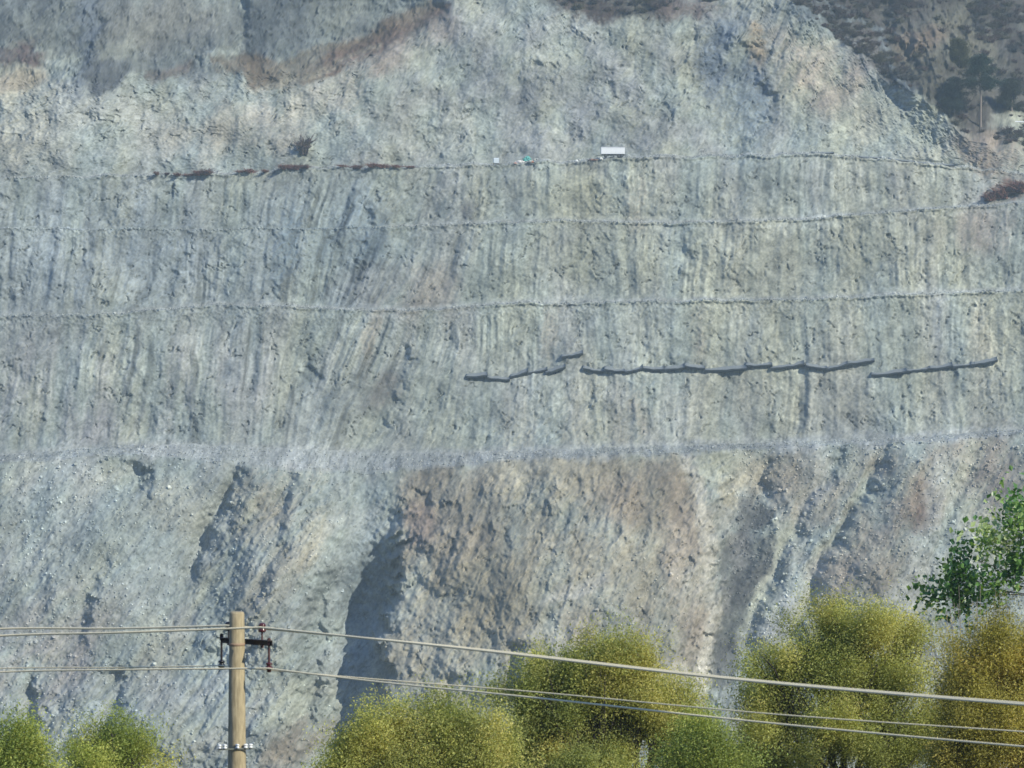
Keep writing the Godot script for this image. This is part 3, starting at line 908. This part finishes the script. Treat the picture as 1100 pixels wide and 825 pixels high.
func build_pole() -> void:
	var d := 43.3
	var k := d / F
	var c := at(254.5, 657, d)
	var gy := ground_y(c.x, c.z)
	var base := Vector3(c.x, gy, c.z)
	var h := c.y - gy
	var root := thing("utility_pole", "pale round concrete power pole with a rusty iron crossarm near its top", "pole", base)
	var conc := mat(Color(0.50, 0.43, 0.29), 0.85, noise_tex(61, 0.02, Color(0.66, 0.64, 0.60), Color(1.0, 0.98, 0.95), 5), 2.6)
	conc.uv1_scale = Vector3(5.0, 0.8, 5.0)
	var iron := mat(Color(0.035, 0.024, 0.022), 0.6, noise_tex(62, 0.05, Color(0.5, 0.5, 0.55), Color(1, 0.85, 0.8), 4), 4.0)
	var red := mat(Color(0.12, 0.035, 0.032), 0.6, noise_tex(63, 0.05, Color(0.5, 0.5, 0.5), Color(1, 1, 1), 4), 4.0)
	var glaze := mat(Color(0.07, 0.018, 0.018), 0.12)
	var black := mat(Color(0.012, 0.012, 0.014), 0.25)
	var white := mat(Color(0.8, 0.8, 0.78), 0.3)
	var st := st_new()
	var r := 8.0 * k
	lathe(st, Vector3.ZERO, [[r * 1.75, -0.5], [r * 1.72, 0.0], [r * 1.28, h - 2.4], [r, h - 0.03], [r * 0.93, h - 0.008], [r * 0.78, h]], 28)
	mesh_node("shaft", done(st), conc, root)
	# a cast joint ring
	st = st_new()
	var yj := at(0, 737, d).y - gy
	lathe(st, Vector3(0, yj, 0), [[r * 1.075, -0.012], [r * 1.095, 0.0], [r * 1.075, 0.012]], 28)
	mesh_node("joint_ring", done(st), mat(Color(0.36, 0.31, 0.22), 0.9), root)
	# crossarm: an angle iron from the far left end to the near right end
	var far := at(236.5, 689, 43.75) - base
	var near := at(291, 692.5, 42.75) - base
	var dir := (near - far).normalized()
	var side := dir.cross(Vector3.UP).normalized()
	var b := Basis(dir, Vector3.UP, side)
	var off := Vector3(0, 0, -0.24)     # it is strapped to the far side of the shaft
	far += off
	near += off
	var mid := (far + near) * 0.5
	var len := far.distance_to(near)
	st = st_new()
	box(st, mid, Vector3(len, 0.075, 0.012), b, 0.003)
	box(st, mid + Vector3(0, 0.032, 0) + b * Vector3(0, 0, 0.035), Vector3(len - 0.004, 0.011, 0.07), b)
	mesh_node("crossarm", done(st), iron, root)
	st = st_new()
	var ya := mid.y - 0.02
	lathe(st, Vector3(0, ya, 0), [[r * 1.045, -0.018], [r * 1.09, -0.016], [r * 1.09, 0.016], [r * 1.045, 0.018]], 28)
	mesh_node("strap", done(st), mat(Color(0.30, 0.20, 0.13), 0.7), root)
	# insulators: two upright on pins, two hung from rods
	var spots := [[244.0, 674.0, 687.0, 43.62, true, black, iron], [280.0, 675.5, 690.0, 42.95, true, glaze, red], [236.3, 716.0, 686.0, 43.75, false, black, iron], [287.5, 718.5, 691.0, 42.8, false, glaze, red]]
	for s in spots:
		var p := at(s[0], s[1], s[3]) - base + off
		var q := at(s[0], s[2], s[3]) - base + off
		var pin := st_new()
		if s[4]:
			tube(pin, [q - Vector3(0, 0.09, 0), q, p], [0.012, 0.012, 0.012], 8)
			lathe(pin, q - Vector3(0, 0.075, 0), [[0.024, -0.012], [0.024, 0.012]], 6)
		else:
			tube(pin, [q + Vector3(0, 0.05, 0), q, p], [0.014, 0.014, 0.014], 8)
			lathe(pin, q, [[0.026, -0.04], [0.026, 0.04]], 6)
		mesh_node("pin", done(pin), s[6], root)
		var ins := st_new()
		if s[4]:
			lathe(ins, p, [[0.030, -0.06], [0.048, -0.055], [0.052, -0.03], [0.036, -0.012], [0.034, 0.004], [0.048, 0.014], [0.047, 0.038], [0.030, 0.056], [0.008, 0.060]], 20)
		else:
			lathe(ins, p, [[0.008, -0.066], [0.026, -0.060], [0.030, -0.030], [0.048, -0.022], [0.048, 0.006], [0.032, 0.014], [0.030, 0.03], [0.044, 0.036], [0.040, 0.056], [0.016, 0.064]], 20)
		mesh_node("insulator", done(ins), s[5], root)
	# a low bracket with small white spools
	var lowp := at(254, 801.5, d) - base
	st = st_new()
	box(st, lowp + Vector3(0, -0.022, r * 1.45), Vector3(0.46, 0.018, 0.014), Basis(Vector3.UP, 0.25), 0.003)
	mesh_node("bracket", done(st), mat(Color(0.16, 0.17, 0.14), 0.6, null, 1.0, 0.3), root)
	for du in [-17.0, -11.5, 2.0, 11.0, 16.5]:
		var p := lowp + Basis(Vector3.UP, 0.25) * Vector3(du * k, 0.012, r * 0.0) + Vector3(0, 0, r * 1.45)
		var sp := st_new()
		lathe(sp, p, [[0.014, -0.026], [0.026, -0.024], [0.026, -0.010], [0.015, -0.003], [0.015, 0.004], [0.027, 0.010], [0.026, 0.024], [0.010, 0.028]], 14)
		mesh_node("spool", done(sp), white, root)

func wire(label: String, pts: Array, rad: float, m: Material) -> void:
	# pts: [u, v, distance] where the wire passes; joined by a smooth curve
	var ps := []
	for p in pts: ps.append(at(p[0], p[1], p[2]))
	# slopes against the run along x; at a tie each span has its own
	var n := ps.size()
	var slope := []
	for i in n - 1: slope.append((ps[i + 1] - ps[i]) / (ps[i + 1].x - ps[i].x))
	var arr := []
	var rr := []
	for i in n - 1:
		var m0: Vector3 = slope[i]
		var m1: Vector3 = slope[i]
		var h: float = ps[i + 1].x - ps[i].x
		if i > 0 and not p_is_tie(pts[i]): m0 = slope[i - 1].lerp(slope[i], 0.5)
		elif i + 2 < n: m0 = slope[i] - (slope[i + 1] - slope[i]) * 0.4
		if i + 2 < n and not p_is_tie(pts[i + 1]): m1 = slope[i].lerp(slope[i + 1], 0.5)
		elif i > 0 and p_is_tie(pts[i + 1]): m1 = slope[i] + (slope[i] - slope[i - 1]) * 0.4
		for k in 12:
			var t := k / 12.0
			var t2 := t * t
			var t3 := t2 * t
			arr.append(ps[i] * (2 * t3 - 3 * t2 + 1) + m0 * h * (t3 - 2 * t2 + t) + ps[i + 1] * (3 * t2 - 2 * t3) + m1 * h * (t3 - t2))
			rr.append(rad)
	arr.append(ps[-1])
	rr.append(rad)
	var st := st_new()
	tube(st, arr, rr, 8)
	var o := mesh_node("power_line", done(st), m)
	tag(o, label, "wire", "wires strung along the pole line")

func p_is_tie(p: Array) -> bool:
	return p.size() > 3

func build_bench_things() -> void:
	# white site trailer on the upper bench
	var p := on_bench(658, 7, 0.08) + Vector3(0, 0.25, -1.0)
	var root := thing("site_trailer", "long white box trailer parked on the upper bench", "trailer", p, 0.03)
	var white := mat(Color(0.80, 0.81, 0.83), 0.45)
	var dark := mat(Color(0.02, 0.02, 0.022), 0.8)
	var grey := mat(Color(0.10, 0.11, 0.12), 0.6)
	var L := 5.9
	var st := st_new()
	box(st, Vector3(0, 1.62, 0), Vector3(L, 1.75, 2.2), Basis(), 0.09)
	var body := mesh_node("body", done(st), white, root)
	st = st_new()
	box(st, Vector3(0, 2.52, 0), Vector3(L + 0.16, 0.09, 2.36), Basis(), 0.03)
	mesh_node("roof", done(st), mat(Color(0.62, 0.64, 0.68), 0.5), body)
	for k in 5:
		st = st_new()
		box(st, Vector3(-L * 0.5 + L * (k + 0.5) / 5.0, 1.62, 1.108), Vector3(L / 5.0 - 0.10, 1.5, 0.03), Basis(), 0.008)
		mesh_node("panel", done(st), white, body)
	st = st_new()
	box(st, Vector3(L * 0.5 + 0.03, 1.5, 0.1), Vector3(0.05, 1.4, 0.75), Basis(), 0.012)
	mesh_node("door", done(st), mat(Color(0.30, 0.33, 0.37), 0.5), body)
	st = st_new()
	box(st, Vector3(0.1, 0.62, 0), Vector3(L - 0.3, 0.2, 1.7))
	tube(st, [Vector3(-L * 0.5 + 0.2, 0.55, 0), Vector3(-L * 0.5 - 1.1, 0.45, 0)], [0.07, 0.06], 6)
	mesh_node("chassis", done(st), dark, root)
	for x in [-1.7, 1.5, 2.3]:
		for z in [-0.85, 0.85]:
			var w := Node3D.new()
			w.name = "wheel"
			root.add_child(w, true)
			w.position = Vector3(x, 0.36, z)
			st = st_new()
			tube(st, [Vector3(0, 0, -0.13), Vector3(0, 0, -0.10), Vector3(0, 0, 0.10), Vector3(0, 0, 0.13)], [0.30, 0.37, 0.37, 0.30], 16)
			mesh_node("tyre", done(st), dark, w)
			st = st_new()
			tube(st, [Vector3(0, 0, -0.14), Vector3(0, 0, 0.14)], [0.17, 0.17], 12)
			mesh_node("rim", done(st), grey, w)
	# small white tank
	p = on_bench(532, 7, 0.2)
	root = thing("water_tank", "small square white tank left of the tarpaulin heap on the upper bench", "tank", p, 0.06)
	st = st_new()
	box(st, Vector3(0, 0.95, 0), Vector3(1.45, 1.4, 1.3), Basis(), 0.14)
	mesh_node("tank", done(st), mat(Color(0.60, 0.66, 0.70), 0.5), root)
	st = st_new()
	for x in [-0.66, 0.0, 0.66]: box(st, Vector3(x, 0.12, 0), Vector3(0.16, 0.2, 1.35))
	mesh_node("pallet", done(st), mat(Color(0.2, 0.15, 0.10), 0.9), root)
	for x in [-0.74, 0.74]:
		st = st_new()
		box(st, Vector3(x, 0.95, 0.67), Vector3(0.05, 1.45, 0.05))
		mesh_node("frame_bar", done(st), mat(Color(0.35, 0.37, 0.38), 0.4, null, 1.0, 0.6), root)
	st = st_new()
	lathe(st, Vector3(0, 1.64, 0), [[0.2, -0.01], [0.2, 0.07], [0.16, 0.09]], 14)
	mesh_node("lid", done(st), mat(Color(0.05, 0.06, 0.07), 0.6), root)
	# the heap: crumpled sheets beside one another
	sheet("turquoise tarpaulin crumpled behind the white sheets on the upper bench", "turquoise_tarpaulin", "tarpaulin", on_bench(566, 7, 0.45), Vector3(2.2, 1.7, 1.6), Color(0.10, 0.36, 0.32), 71)
	sheet("white plastic sheet bunched in front of the turquoise tarpaulin", "plastic_sheet", "sheet", on_bench(559, 7, 0.15), Vector3(2.0, 0.95, 1.2), Color(0.78, 0.74, 0.70), 72)
	sheet("orange sack lying at the right foot of the white plastic sheet", "orange_sack", "sack", on_bench(571, 7, 0.1), Vector3(0.9, 0.55, 0.8), Color(0.55, 0.24, 0.13), 73)
	sheet("pale pink sack at the left end of the tarpaulin heap", "pink_sack", "sack", on_bench(553, 7, 0.1), Vector3(0.8, 0.6, 0.8), Color(0.58, 0.38, 0.33), 74)
	sheet("tiny white bundle alone between the tarpaulin heap and the trailer", "white_bundle", "bundle", on_bench(619, 7, 0.15), Vector3(0.9, 0.6, 0.8), Color(0.75, 0.76, 0.75), 75)
	sheet("small white sack against the left end of the trailer", "white_sack", "sack", on_bench(645, 7, 0.05), Vector3(0.9, 0.65, 0.8), Color(0.75, 0.76, 0.74), 76)
	sheet("low rust coloured heap of scrap left of the trailer", "scrap_heap", "scrap heap", on_bench(637, 7, 0.1), Vector3(2.4, 0.5, 1.0), Color(0.26, 0.15, 0.11), 77)

func sheet(label: String, n: String, cat: String, p: Vector3, s: Vector3, c: Color, seed_: int) -> void:
	var nn := noise(seed_, 1.1, 3)
	var sp := SphereMesh.new()
	sp.radial_segments = 22
	sp.rings = 12
	sp.radius = 0.5
	sp.height = 1.0
	var a := sp.get_mesh_arrays()
	var v: PackedVector3Array = a[Mesh.ARRAY_VERTEX]
	for i in v.size():
		var q := v[i]
		q *= 1.0 + nn.get_noise_3dv(q * 3.0) * 0.75
		q.y = maxf(q.y + 0.25, -0.02) * (1.0 - 0.5 * absf(q.x))
		v[i] = q * s
	var st := st_new()
	st.set_smooth_group(-1)
	for i in a[Mesh.ARRAY_INDEX]: st.add_vertex(v[i])
	var o := mesh_node(n, done(st), mat(c, 0.6))
	o.position = p
	tag(o, label, cat)

func pine(u: float, v_foot: float, h: float, label: String, n: String, seed_: int, crown_from: float, wide: float, tint: Color) -> void:
	var g := RandomNumberGenerator.new()
	g.seed = seed_
	var p := spot(u, v_foot, 8, 9)
	p.y = (CV - v_foot) * -p.z / F
	var root := thing(n, label, "tree", p)
	var st := st_new()
	tube(st, [Vector3(0, -1.5, 0), Vector3(0.1, h * 0.4, 0), Vector3(-0.15, h * 0.75, 0), Vector3(0.1, h, 0)], [0.32, 0.24, 0.15, 0.04], 8)
	mesh_node("trunk", done(st), mat(Color(0.22, 0.18, 0.155), 0.9), root)
	var xf := []
	var cs := []
	for k in 40:
		var t := g.randf()
		var y := lerpf(h * crown_from, h * 0.97, t)
		var an := g.randf() * TAU
		var l := wide * (1.0 - 0.75 * t) * g.randf_range(0.55, 1.1)
		var a := Vector3(0, y, 0)
		var b := Vector3(cos(an) * l, y + l * g.randf_range(-0.15, 0.3), sin(an) * l)
		if k % 2 == 0:
			var ls := st_new()
			tube(ls, [a, b], [0.09, 0.03], 5)
			mesh_node("limb", done(ls), mat(Color(0.12, 0.10, 0.09), 0.9), root)
		for q in 26:
			var e := a.lerp(b, g.randf_range(0.3, 1.08)) + Vector3(g.randfn(), g.randfn() * 0.45, g.randfn()) * 0.55
			xf.append(Transform3D(Basis.from_euler(Vector3(g.randf(), g.randf() * TAU, g.randf())).scaled(Vector3.ONE * g.randf_range(0.7, 1.4)), e))
			var cc := tint * g.randf_range(0.6, 1.4)
			cs.append(Color(cc.r, cc.g, cc.b))
	multi("crown", leaf_mesh(12, 0.55, 0.10, 0.22, seed_), leaf_mat(Color(1, 1, 1), 0.8), xf, cs, root)

# ---------------------------------------------------------------- the scene
func _ready() -> void:
	rng.seed = 4
	var cam := Camera3D.new()
	cam.name = "camera"
	cam.fov = 2.0 * rad_to_deg(atan(412.5 / F))
	cam.near = 0.5
	cam.far = 6000.0
	# a long lens focused on the wall: what stands near the viewer is a little soft
	var lens := CameraAttributesPhysical.new()
	lens.frustum_focal_length = 12.0 * F / 412.5
	lens.frustum_focus_distance = 830.0
	lens.frustum_near = 0.5
	lens.frustum_far = 6000.0
	lens.exposure_aperture = 7.0
	cam.attributes = lens
	add_child(cam)
	cam.current = true

	var env := Environment.new()
	env.background_mode = Environment.BG_SKY
	var sm := ProceduralSkyMaterial.new()
	sm.sky_top_color = Color(0.32, 0.48, 0.74)
	sm.sky_horizon_color = Color(0.70, 0.78, 0.84)
	sm.sky_curve = 0.12
	sm.ground_bottom_color = Color(0.30, 0.30, 0.27)
	sm.ground_horizon_color = Color(0.55, 0.60, 0.64)
	sm.sun_angle_max = 8.0
	var sky := Sky.new()
	sky.sky_material = sm
	env.sky = sky
	env.background_energy_multiplier = 1.0
	env.ambient_light_source = Environment.AMBIENT_SOURCE_SKY
	env.tonemap_mode = Environment.TONE_MAPPER_LINEAR
	env.tonemap_exposure = 1.32
	env.fog_enabled = true
	env.fog_density = 0.00022
	env.fog_light_color = Color(0.85, 0.95, 0.98)
	env.sdfgi_enabled = true
	env.ssao_enabled = true
	env.ssil_enabled = true
	var we := WorldEnvironment.new()
	we.name = "environment"
	we.environment = env
	add_child(we)

	var sun := DirectionalLight3D.new()
	sun.name = "sun"
	sun.light_energy = 1.35
	sun.light_color = Color(1.0, 0.985, 0.91)
	sun.light_angular_distance = 0.5
	sun.shadow_enabled = true
	sun.directional_shadow_max_distance = 1500.0
	add_child(sun)
	sun.look_at_from_position(Vector3(0.66, 0.56, 0.52), Vector3.ZERO)   # high on the right, behind the viewer

	var t0 := Time.get_ticks_msec()
	build_wall()
	print("wall ms ", Time.get_ticks_msec() - t0)
	build_ground()
	bark = mat(Color(0.13, 0.11, 0.10), 0.9, noise_tex(81, 0.05, Color(0.5, 0.5, 0.5), Color(1, 1, 1), 4), 2.0)
	m_deck = mat(Color(0.25, 0.275, 0.275), 0.9, noise_tex(82, 0.04, Color(0.7, 0.7, 0.72), Color(1, 1, 1), 4), 0.4)
	m_lip = mat(Color(0.035, 0.045, 0.055), 0.9)

	build_bench_things()

	# catch shelves in a row across the tall face
	var row := [[500, 404, 523, 402], [523, 405, 547, 407], [547, 404, 567, 398], [566, 400, 587, 396], [585, 400, 607, 393],
		[625, 395, 647, 398], [648, 396, 670, 398], [670, 399, 690, 394], [689, 395, 713, 396], [713, 396, 735, 394], [735, 392, 757, 395], [756, 397, 801, 395],
		[800, 392, 829, 391], [827, 395, 863, 390], [865, 392, 888, 395], [886, 396, 910, 390], [908, 390, 938, 386],
		[935, 402, 973, 398], [972, 398, 998, 395], [996, 395, 1022, 392], [1021, 393, 1046, 390], [1042, 391, 1070, 386]]
	for i in row.size():
		var s: Array = row[i]
		var o := "%s grey catch shelf from the left in the long dark row across the tall face" % ORDER[i] if i < 11 else ("%s grey catch shelf from the right in the long dark row across the tall face" % ORDER[row.size() - 1 - i])
		shelf(s[0], s[1] + 0.5, s[2], s[3] + 0.5, o, "catch shelves across the tall face", 2, 2)
	shelf(603, 383, 625, 379, "lone grey catch shelf raised above a gap in the long row", "catch shelves across the tall face", 2, 2)
	var upper := [[872, 164.5, 893, 164.5], [922, 169, 945, 170], [953, 171, 981, 174], [984, 175, 1022, 178]]
	var say := ["leftmost", "second from the left", "third from the left", "rightmost"]
	for i in 4:
		var s: Array = upper[i]
		shelf(s[0], s[1], s[2], s[3], "low dark catch shelf, %s of four along the upper bench" % say[i], "catch shelves along the upper bench", 7, 8, 0.55)

	# dry bushes along the upper bench
	var m_dry := mat(Color(0.15, 0.065, 0.05), 0.95)
	var m_dusk := mat(Color(0.085, 0.06, 0.055), 0.95)
	var bm := [bare_bush(91, 46), bare_bush(92, 46), bare_bush(93, 46)]
	var bu := [168.0, 178.0, 190.0, 201.0, 212.0, 219.0, 258.0, 268.0, 284.0, 303.0, 314.0, 326.0, 368.0, 383.0, 400.0, 412.0, 425.0, 440.0]
	for i in bu.size():
		var k := (i + 1) if i < 9 else (bu.size() - i)
		var sz: float = [1.1, 0.8, 1.3, 0.9, 1.5, 2.0, 0.9, 1.4, 1.1, 1.8, 1.6, 1.2, 0.8, 1.1, 1.5, 1.2, 1.1, 0.8][i] * 0.95
		dry_bush(bu[i], sz, "%s low reddish-brown dry bush from the %s in the row along the upper bench" % [ORDER[k - 1], "left" if i < 9 else "right"], "dry bushes along the upper bench", bm[i % 3], m_dry, on_bench(bu[i], 7, 0.1), 2.7)
	var pb := spot(325, 166, 8, 8)
	dry_bush(0.3, 5.6, "tall dark bare bush alone on the pale face above the upper bench", "", bm[0], m_dusk, pb, 0.5)
	for q in [[1063, 216, 2.6, "left"], [1078, 213, 3.0, "middle"], [1093, 207, 3.4, "right"]]:
		dry_bush(q[0], q[2], "%s one of three rust-red dry bushes at the right end of the benches" % q[3], "rust-red bushes at the end of the benches", bm[int(q[0]) % 3], m_dry, spot(q[0], q[1], 4, 8))
	var pt := spot(1096, 133, 8, 9)
	var st := st_new()
	tube(st, [Vector3(-1.6, 0.3, 0.6), Vector3(1.6, 0.1, 0.6)], [0.16, 0.16], 10)
	var pipe := mesh_node("white_pipe", done(st), mat(Color(0.75, 0.77, 0.8), 0.5))
	pipe.position = pt
	tag(pipe, "short white pipe lying on the hillside right of the pine", "pipe")

	# trees on the hillside
	pine(1052, 137, 18.5, "dark pine with a bare pale trunk standing on the right hillside", "pine_tree", 101, 0.50, 6.2, Color(0.022, 0.055, 0.042))
	pine(1022, 122, 9.0, "short bluish dark conifer left of the pale trunked pine", "conifer", 102, 0.12, 3.6, Color(0.03, 0.05, 0.05))
	pine(1085, 118, 8.0, "short dark conifer right of the pale trunked pine", "conifer", 103, 0.10, 3.4, Color(0.045, 0.055, 0.045))
	pine(1027, 72, 7.0, "round olive bush on the pale outcrop above the conifers", "hillside_bush", 104, 0.08, 3.8, Color(0.10, 0.10, 0.045))

	# scrub on the hillside
	var scrub := bare_bush(95, 30)
	var xf := []
	var cs := []
	var nc := cols.size()
	var tints := [Color(0.085, 0.068, 0.062), Color(0.10, 0.07, 0.065), Color(0.095, 0.088, 0.06), Color(0.075, 0.075, 0.078)]
	var sn := noise(97, 0.05, 2)
	for i in 15000:
		var c := rng.randi_range(30, nc - 31)
		var u := cols[c]
		if u < -60 or u > 1165: continue
		var r := rng.randi_range(seg_first[9] + 2, rows_total - 2)
		var v := chart_v[r * nc + c]
		var p := pos[r * nc + c]
		var want := smoothstep(830.0, 880.0, u)
		if u > 560.0 and u < 860.0: want = maxf(want, 1.0 - smoothstep(12.0, 24.0, v))
		if u < 560.0: want = 0.0
		var rocky := pow((u - 1010.0) / 42.0, 2.0) + pow((v - 55.0) / 60.0, 2.0)
		if rocky < 1.0: want *= 0.15
		if absf(u - 1052.0) < 34.0 and v > 45.0 and v < 140.0: want *= 0.2
		want *= clampf(0.7 + sn.get_noise_2d(p.x, p.y) * 1.4, 0.1, 1.0)
		if rng.randf() > want: continue
		var s := rng.randf_range(0.6, 1.9)
		xf.append(Transform3D(Basis(Vector3.UP, rng.randf() * TAU).scaled(Vector3(s * 1.3, s, s * 1.3)), p - Vector3(0, 0.1, 0)))
		var t: Color = tints[rng.randi() % 4] * rng.randf_range(0.7, 1.3)
		cs.append(Color(t.r, t.g, t.b))
	var m_scrub := mat(Color(1, 1, 1), 0.95)
	m_scrub.vertex_color_use_as_albedo = true
	tag(multi("scrub", scrub, m_scrub, xf, cs, self), "bare brown scrub growing over the upper hillside", "scrub")

	# loose rubble on the screes and along the benches
	xf = []
	cs = []
	for i in 30000:
		var c := rng.randi_range(30, nc - 31)
		var u := cols[c]
		if u < -60 or u > 1165: continue
		var r := 0
		var size := rng.randf_range(0.18, 0.5)
		if i % 4 == 0:
			var s: int = [1, 1, 3, 5, 7][rng.randi() % 5]
			r = rng.randi_range(seg_first[s], seg_first[s + 1] - 1)
			size *= 0.8
		else:
			r = rng.randi_range(60, seg_first[1] - 1)
			var v := chart_v[r * nc + c]
			var scree := smoothstep(770.0, 800.0, u)
			if u < 420: scree = 0.35 * (1.0 - smoothstep(330.0, 400.0, u)) + 0.3 * (1.0 - smoothstep(150.0, 220.0, u))
			scree = maxf(scree, 0.25 * smoothstep(580.0, 600.0, v) * smoothstep(560.0, 600.0, u))
			if rng.randf() > scree: continue
		if rng.randf() < 0.05: size *= 2.0
		xf.append(Transform3D(Basis.from_euler(Vector3(rng.randf() * TAU, rng.randf() * TAU, rng.randf() * TAU)).scaled(Vector3.ONE * size), pos[r * nc + c] + Vector3(0, size * 0.2, size * 0.1)))
		var t := tone[r * nc + c] * (rng.randf_range(0.75, 1.15) if i % 4 == 0 else rng.randf_range(0.85, 1.6))
		cs.append(Color(t.r, t.g, t.b))
	tag(multi("rubble", rock_mesh(98), m_scrub, xf, cs, self), "loose grey rubble strewn over the screes and bench edges", "rubble")

	# the pole and its wires
	build_pole()
	var al := mat(Color(0.80, 0.69, 0.46), 0.9)
	wire("upper near power line tied to the glossy brown insulator", [[-900, 760, 50.0], [0, 683, 45.2], [130, 679.5, 44.0], [280, 674, 42.9, 1], [500, 697, 40.5], [800, 731, 38.0], [1100, 757, 35.5], [1700, 800, 31.0]], 0.014, al)
	wire("upper far power line tied to the dark insulator behind the pole top", [[-900, 735, 51.0], [0, 675.5, 46.0], [130, 675, 44.8], [244, 672, 43.6, 1], [500, 696.0, 41.5], [800, 729.7, 39.0], [1100, 755.4, 36.5], [1700, 796, 32.0]], 0.013, al)
	wire("lower near power line hung from the red rod, lowest of the lines", [[-900, 790, 50.0], [0, 722, 45.2], [130, 719.5, 44.0], [287.5, 718, 42.8, 1], [420, 734, 41.5], [560, 748, 40.0], [830, 777, 37.8], [1100, 802, 35.5], [1700, 850, 31.0]], 0.011, al)
	wire("lower far thin power line hung from the left black rod", [[-900, 780, 51.0], [0, 718, 46.0], [130, 717, 44.8], [236.3, 715, 43.75, 1], [420, 731, 42.5], [560, 742, 41.5], [830, 767, 39.0], [1100, 786, 37.0], [1700, 825, 33.0]], 0.008, al)

	# trees before the wall
	var sprig := leaf_mesh(14, 0.050, 0.022, 0.13, 111)
	var big_leaf := leaf_mesh(5, 0.15, 0.12, 0.17, 112)
	var lm := leaf_mat(Color(1, 1, 1), 0.6)
	var yg := [Color(0.27, 0.31, 0.095), Color(0.40, 0.43, 0.125), Color(0.51, 0.51, 0.15), Color(0.58, 0.52, 0.17)]
	var yb := [Color(0.28, 0.26, 0.07), Color(0.44, 0.40, 0.09), Color(0.56, 0.49, 0.12), Color(0.58, 0.46, 0.15)]
	var gg := [Color(0.22, 0.28, 0.07), Color(0.34, 0.41, 0.10), Color(0.46, 0.50, 0.12), Color(0.56, 0.53, 0.14)]
	var grp := "autumn trees before the quarry"
	tree("willow_tree", "green tuft of a small tree cut by the left edge", "tree", grp, 56.0, 12, [[5, 815, 26, 26], [26, 812, 18, 24], [15, 860, 40, 40]], sprig, lm, gg, 1.9, 201)
	tree("willow_tree", "small olive tree left of the concrete pole", "tree", grp, 62.0, 118, [[92, 812, 24, 22], [118, 797, 24, 20], [142, 812, 24, 20], [110, 850, 55, 40], [165, 850, 32, 30]], sprig, lm, gg, 1.5, 202, 0.06)
	tree("willow_tree", "broad low yellow-green tree just right of the concrete pole", "tree", grp, 58.0, 455, [[398, 812, 26, 26], [432, 798, 32, 28], [475, 795, 34, 30], [512, 803, 28, 28], [450, 835, 70, 50], [520, 840, 50, 45], [380, 840, 30, 34]], sprig, lm, yg, 1.9, 203)
	tree("willow_tree", "tall rounded yellow-green tree in the middle, behind the wires", "tree", grp, 62.0, 640, [[640, 722, 40, 32], [600, 742, 44, 34], [690, 742, 40, 36], [668, 708, 26, 18], [580, 785, 44, 45], [650, 785, 60, 50], [715, 785, 34, 42], [620, 840, 80, 40], [560, 835, 34, 40]], sprig, lm, yg, 1.8, 204)
	tree("willow_tree", "small low bush-like tree between the middle tree and the tallest one", "tree", grp, 57.0, 757, [[755, 800, 24, 22], [770, 825, 30, 26], [738, 830, 26, 24]], sprig, lm, gg, 1.9, 205)
	tree("willow_tree", "tallest yellow-green tree with a domed crown, right of the middle", "tree", grp, 64.0, 905, [[925, 674, 42, 26], [885, 692, 40, 32], [965, 696, 36, 34], [835, 715, 36, 34], [900, 730, 60, 42], [960, 745, 50, 44], [820, 765, 44, 40], [880, 790, 64, 44], [960, 800, 56, 42], [800, 820, 36, 30]], sprig, lm, yg, 1.55, 206, 0.05)
	tree("willow_tree", "brownish yellow tree at the right edge below the broad-leaved one", "tree", grp, 60.0, 1065, [[1075, 712, 36, 36], [1045, 735, 34, 36], [1105, 720, 34, 40], [1060, 780, 55, 44], [1110, 790, 40, 46], [1030, 810, 34, 40]], sprig, lm, yb, 1.9, 207)
	var gl := [Color(0.06, 0.15, 0.055), Color(0.14, 0.28, 0.08), Color(0.28, 0.42, 0.13), Color(0.52, 0.60, 0.32)]
	tree("poplar_tree", "dark green broad-leaved tree leaning in from the right edge", "tree", "", 80.0, 1190, [[1098, 562, 17, 11], [1072, 582, 16, 11], [1050, 602, 16, 12], [1028, 624, 16, 14], [1008, 646, 16, 12], [1034, 652, 16, 9], [1062, 640, 13, 11], [1082, 620, 14, 12], [1102, 602, 15, 14], [1112, 570, 12, 12], [1140, 580, 30, 46]], big_leaf, leaf_mat(Color(1, 1, 1), 0.35), gl, 0.45, 208, 0.06, 0.8, 0.28, 0.93, 0.14, 0.36)
	# dry grey stems in front of the scree
	var ds := thing("dry_shrub", "bare grey-brown shrub of thin stems under the broad-leaved tree", "shrub", Vector3(at(1055, 700, 66).x, ground_y(at(1055, 700, 66).x, -66), -66))
	for k in 9:
		var s2 := st_new()
		var e := at(1005 + k * 12, 655 + 12 * sin(k * 2.3), 66.0) - ds.position
		for q in 14:
			var en := e * rng.randf_range(0.85, 1.0) + Vector3(rng.randfn() * 0.25, rng.randfn() * 0.3, rng.randfn() * 0.3)
			var s0 := en * rng.randf_range(0.3, 0.6)
			s0.x = s0.x * 0.8 + rng.randfn() * 0.1
			tube(s2, [s0, s0.lerp(en, 0.5) + Vector3(rng.randfn() * 0.06, 0, rng.randfn() * 0.06), en], [0.009, 0.008, 0.004], 4, false)
		tube(s2, [Vector3(0, 0, 0), e * 0.5 + Vector3(0.1, 0, 0), e * 0.8], [0.02, 0.012, 0.006], 5)
		mesh_node("stem", done(s2), mat(Color(0.26, 0.22, 0.19), 0.9), ds)
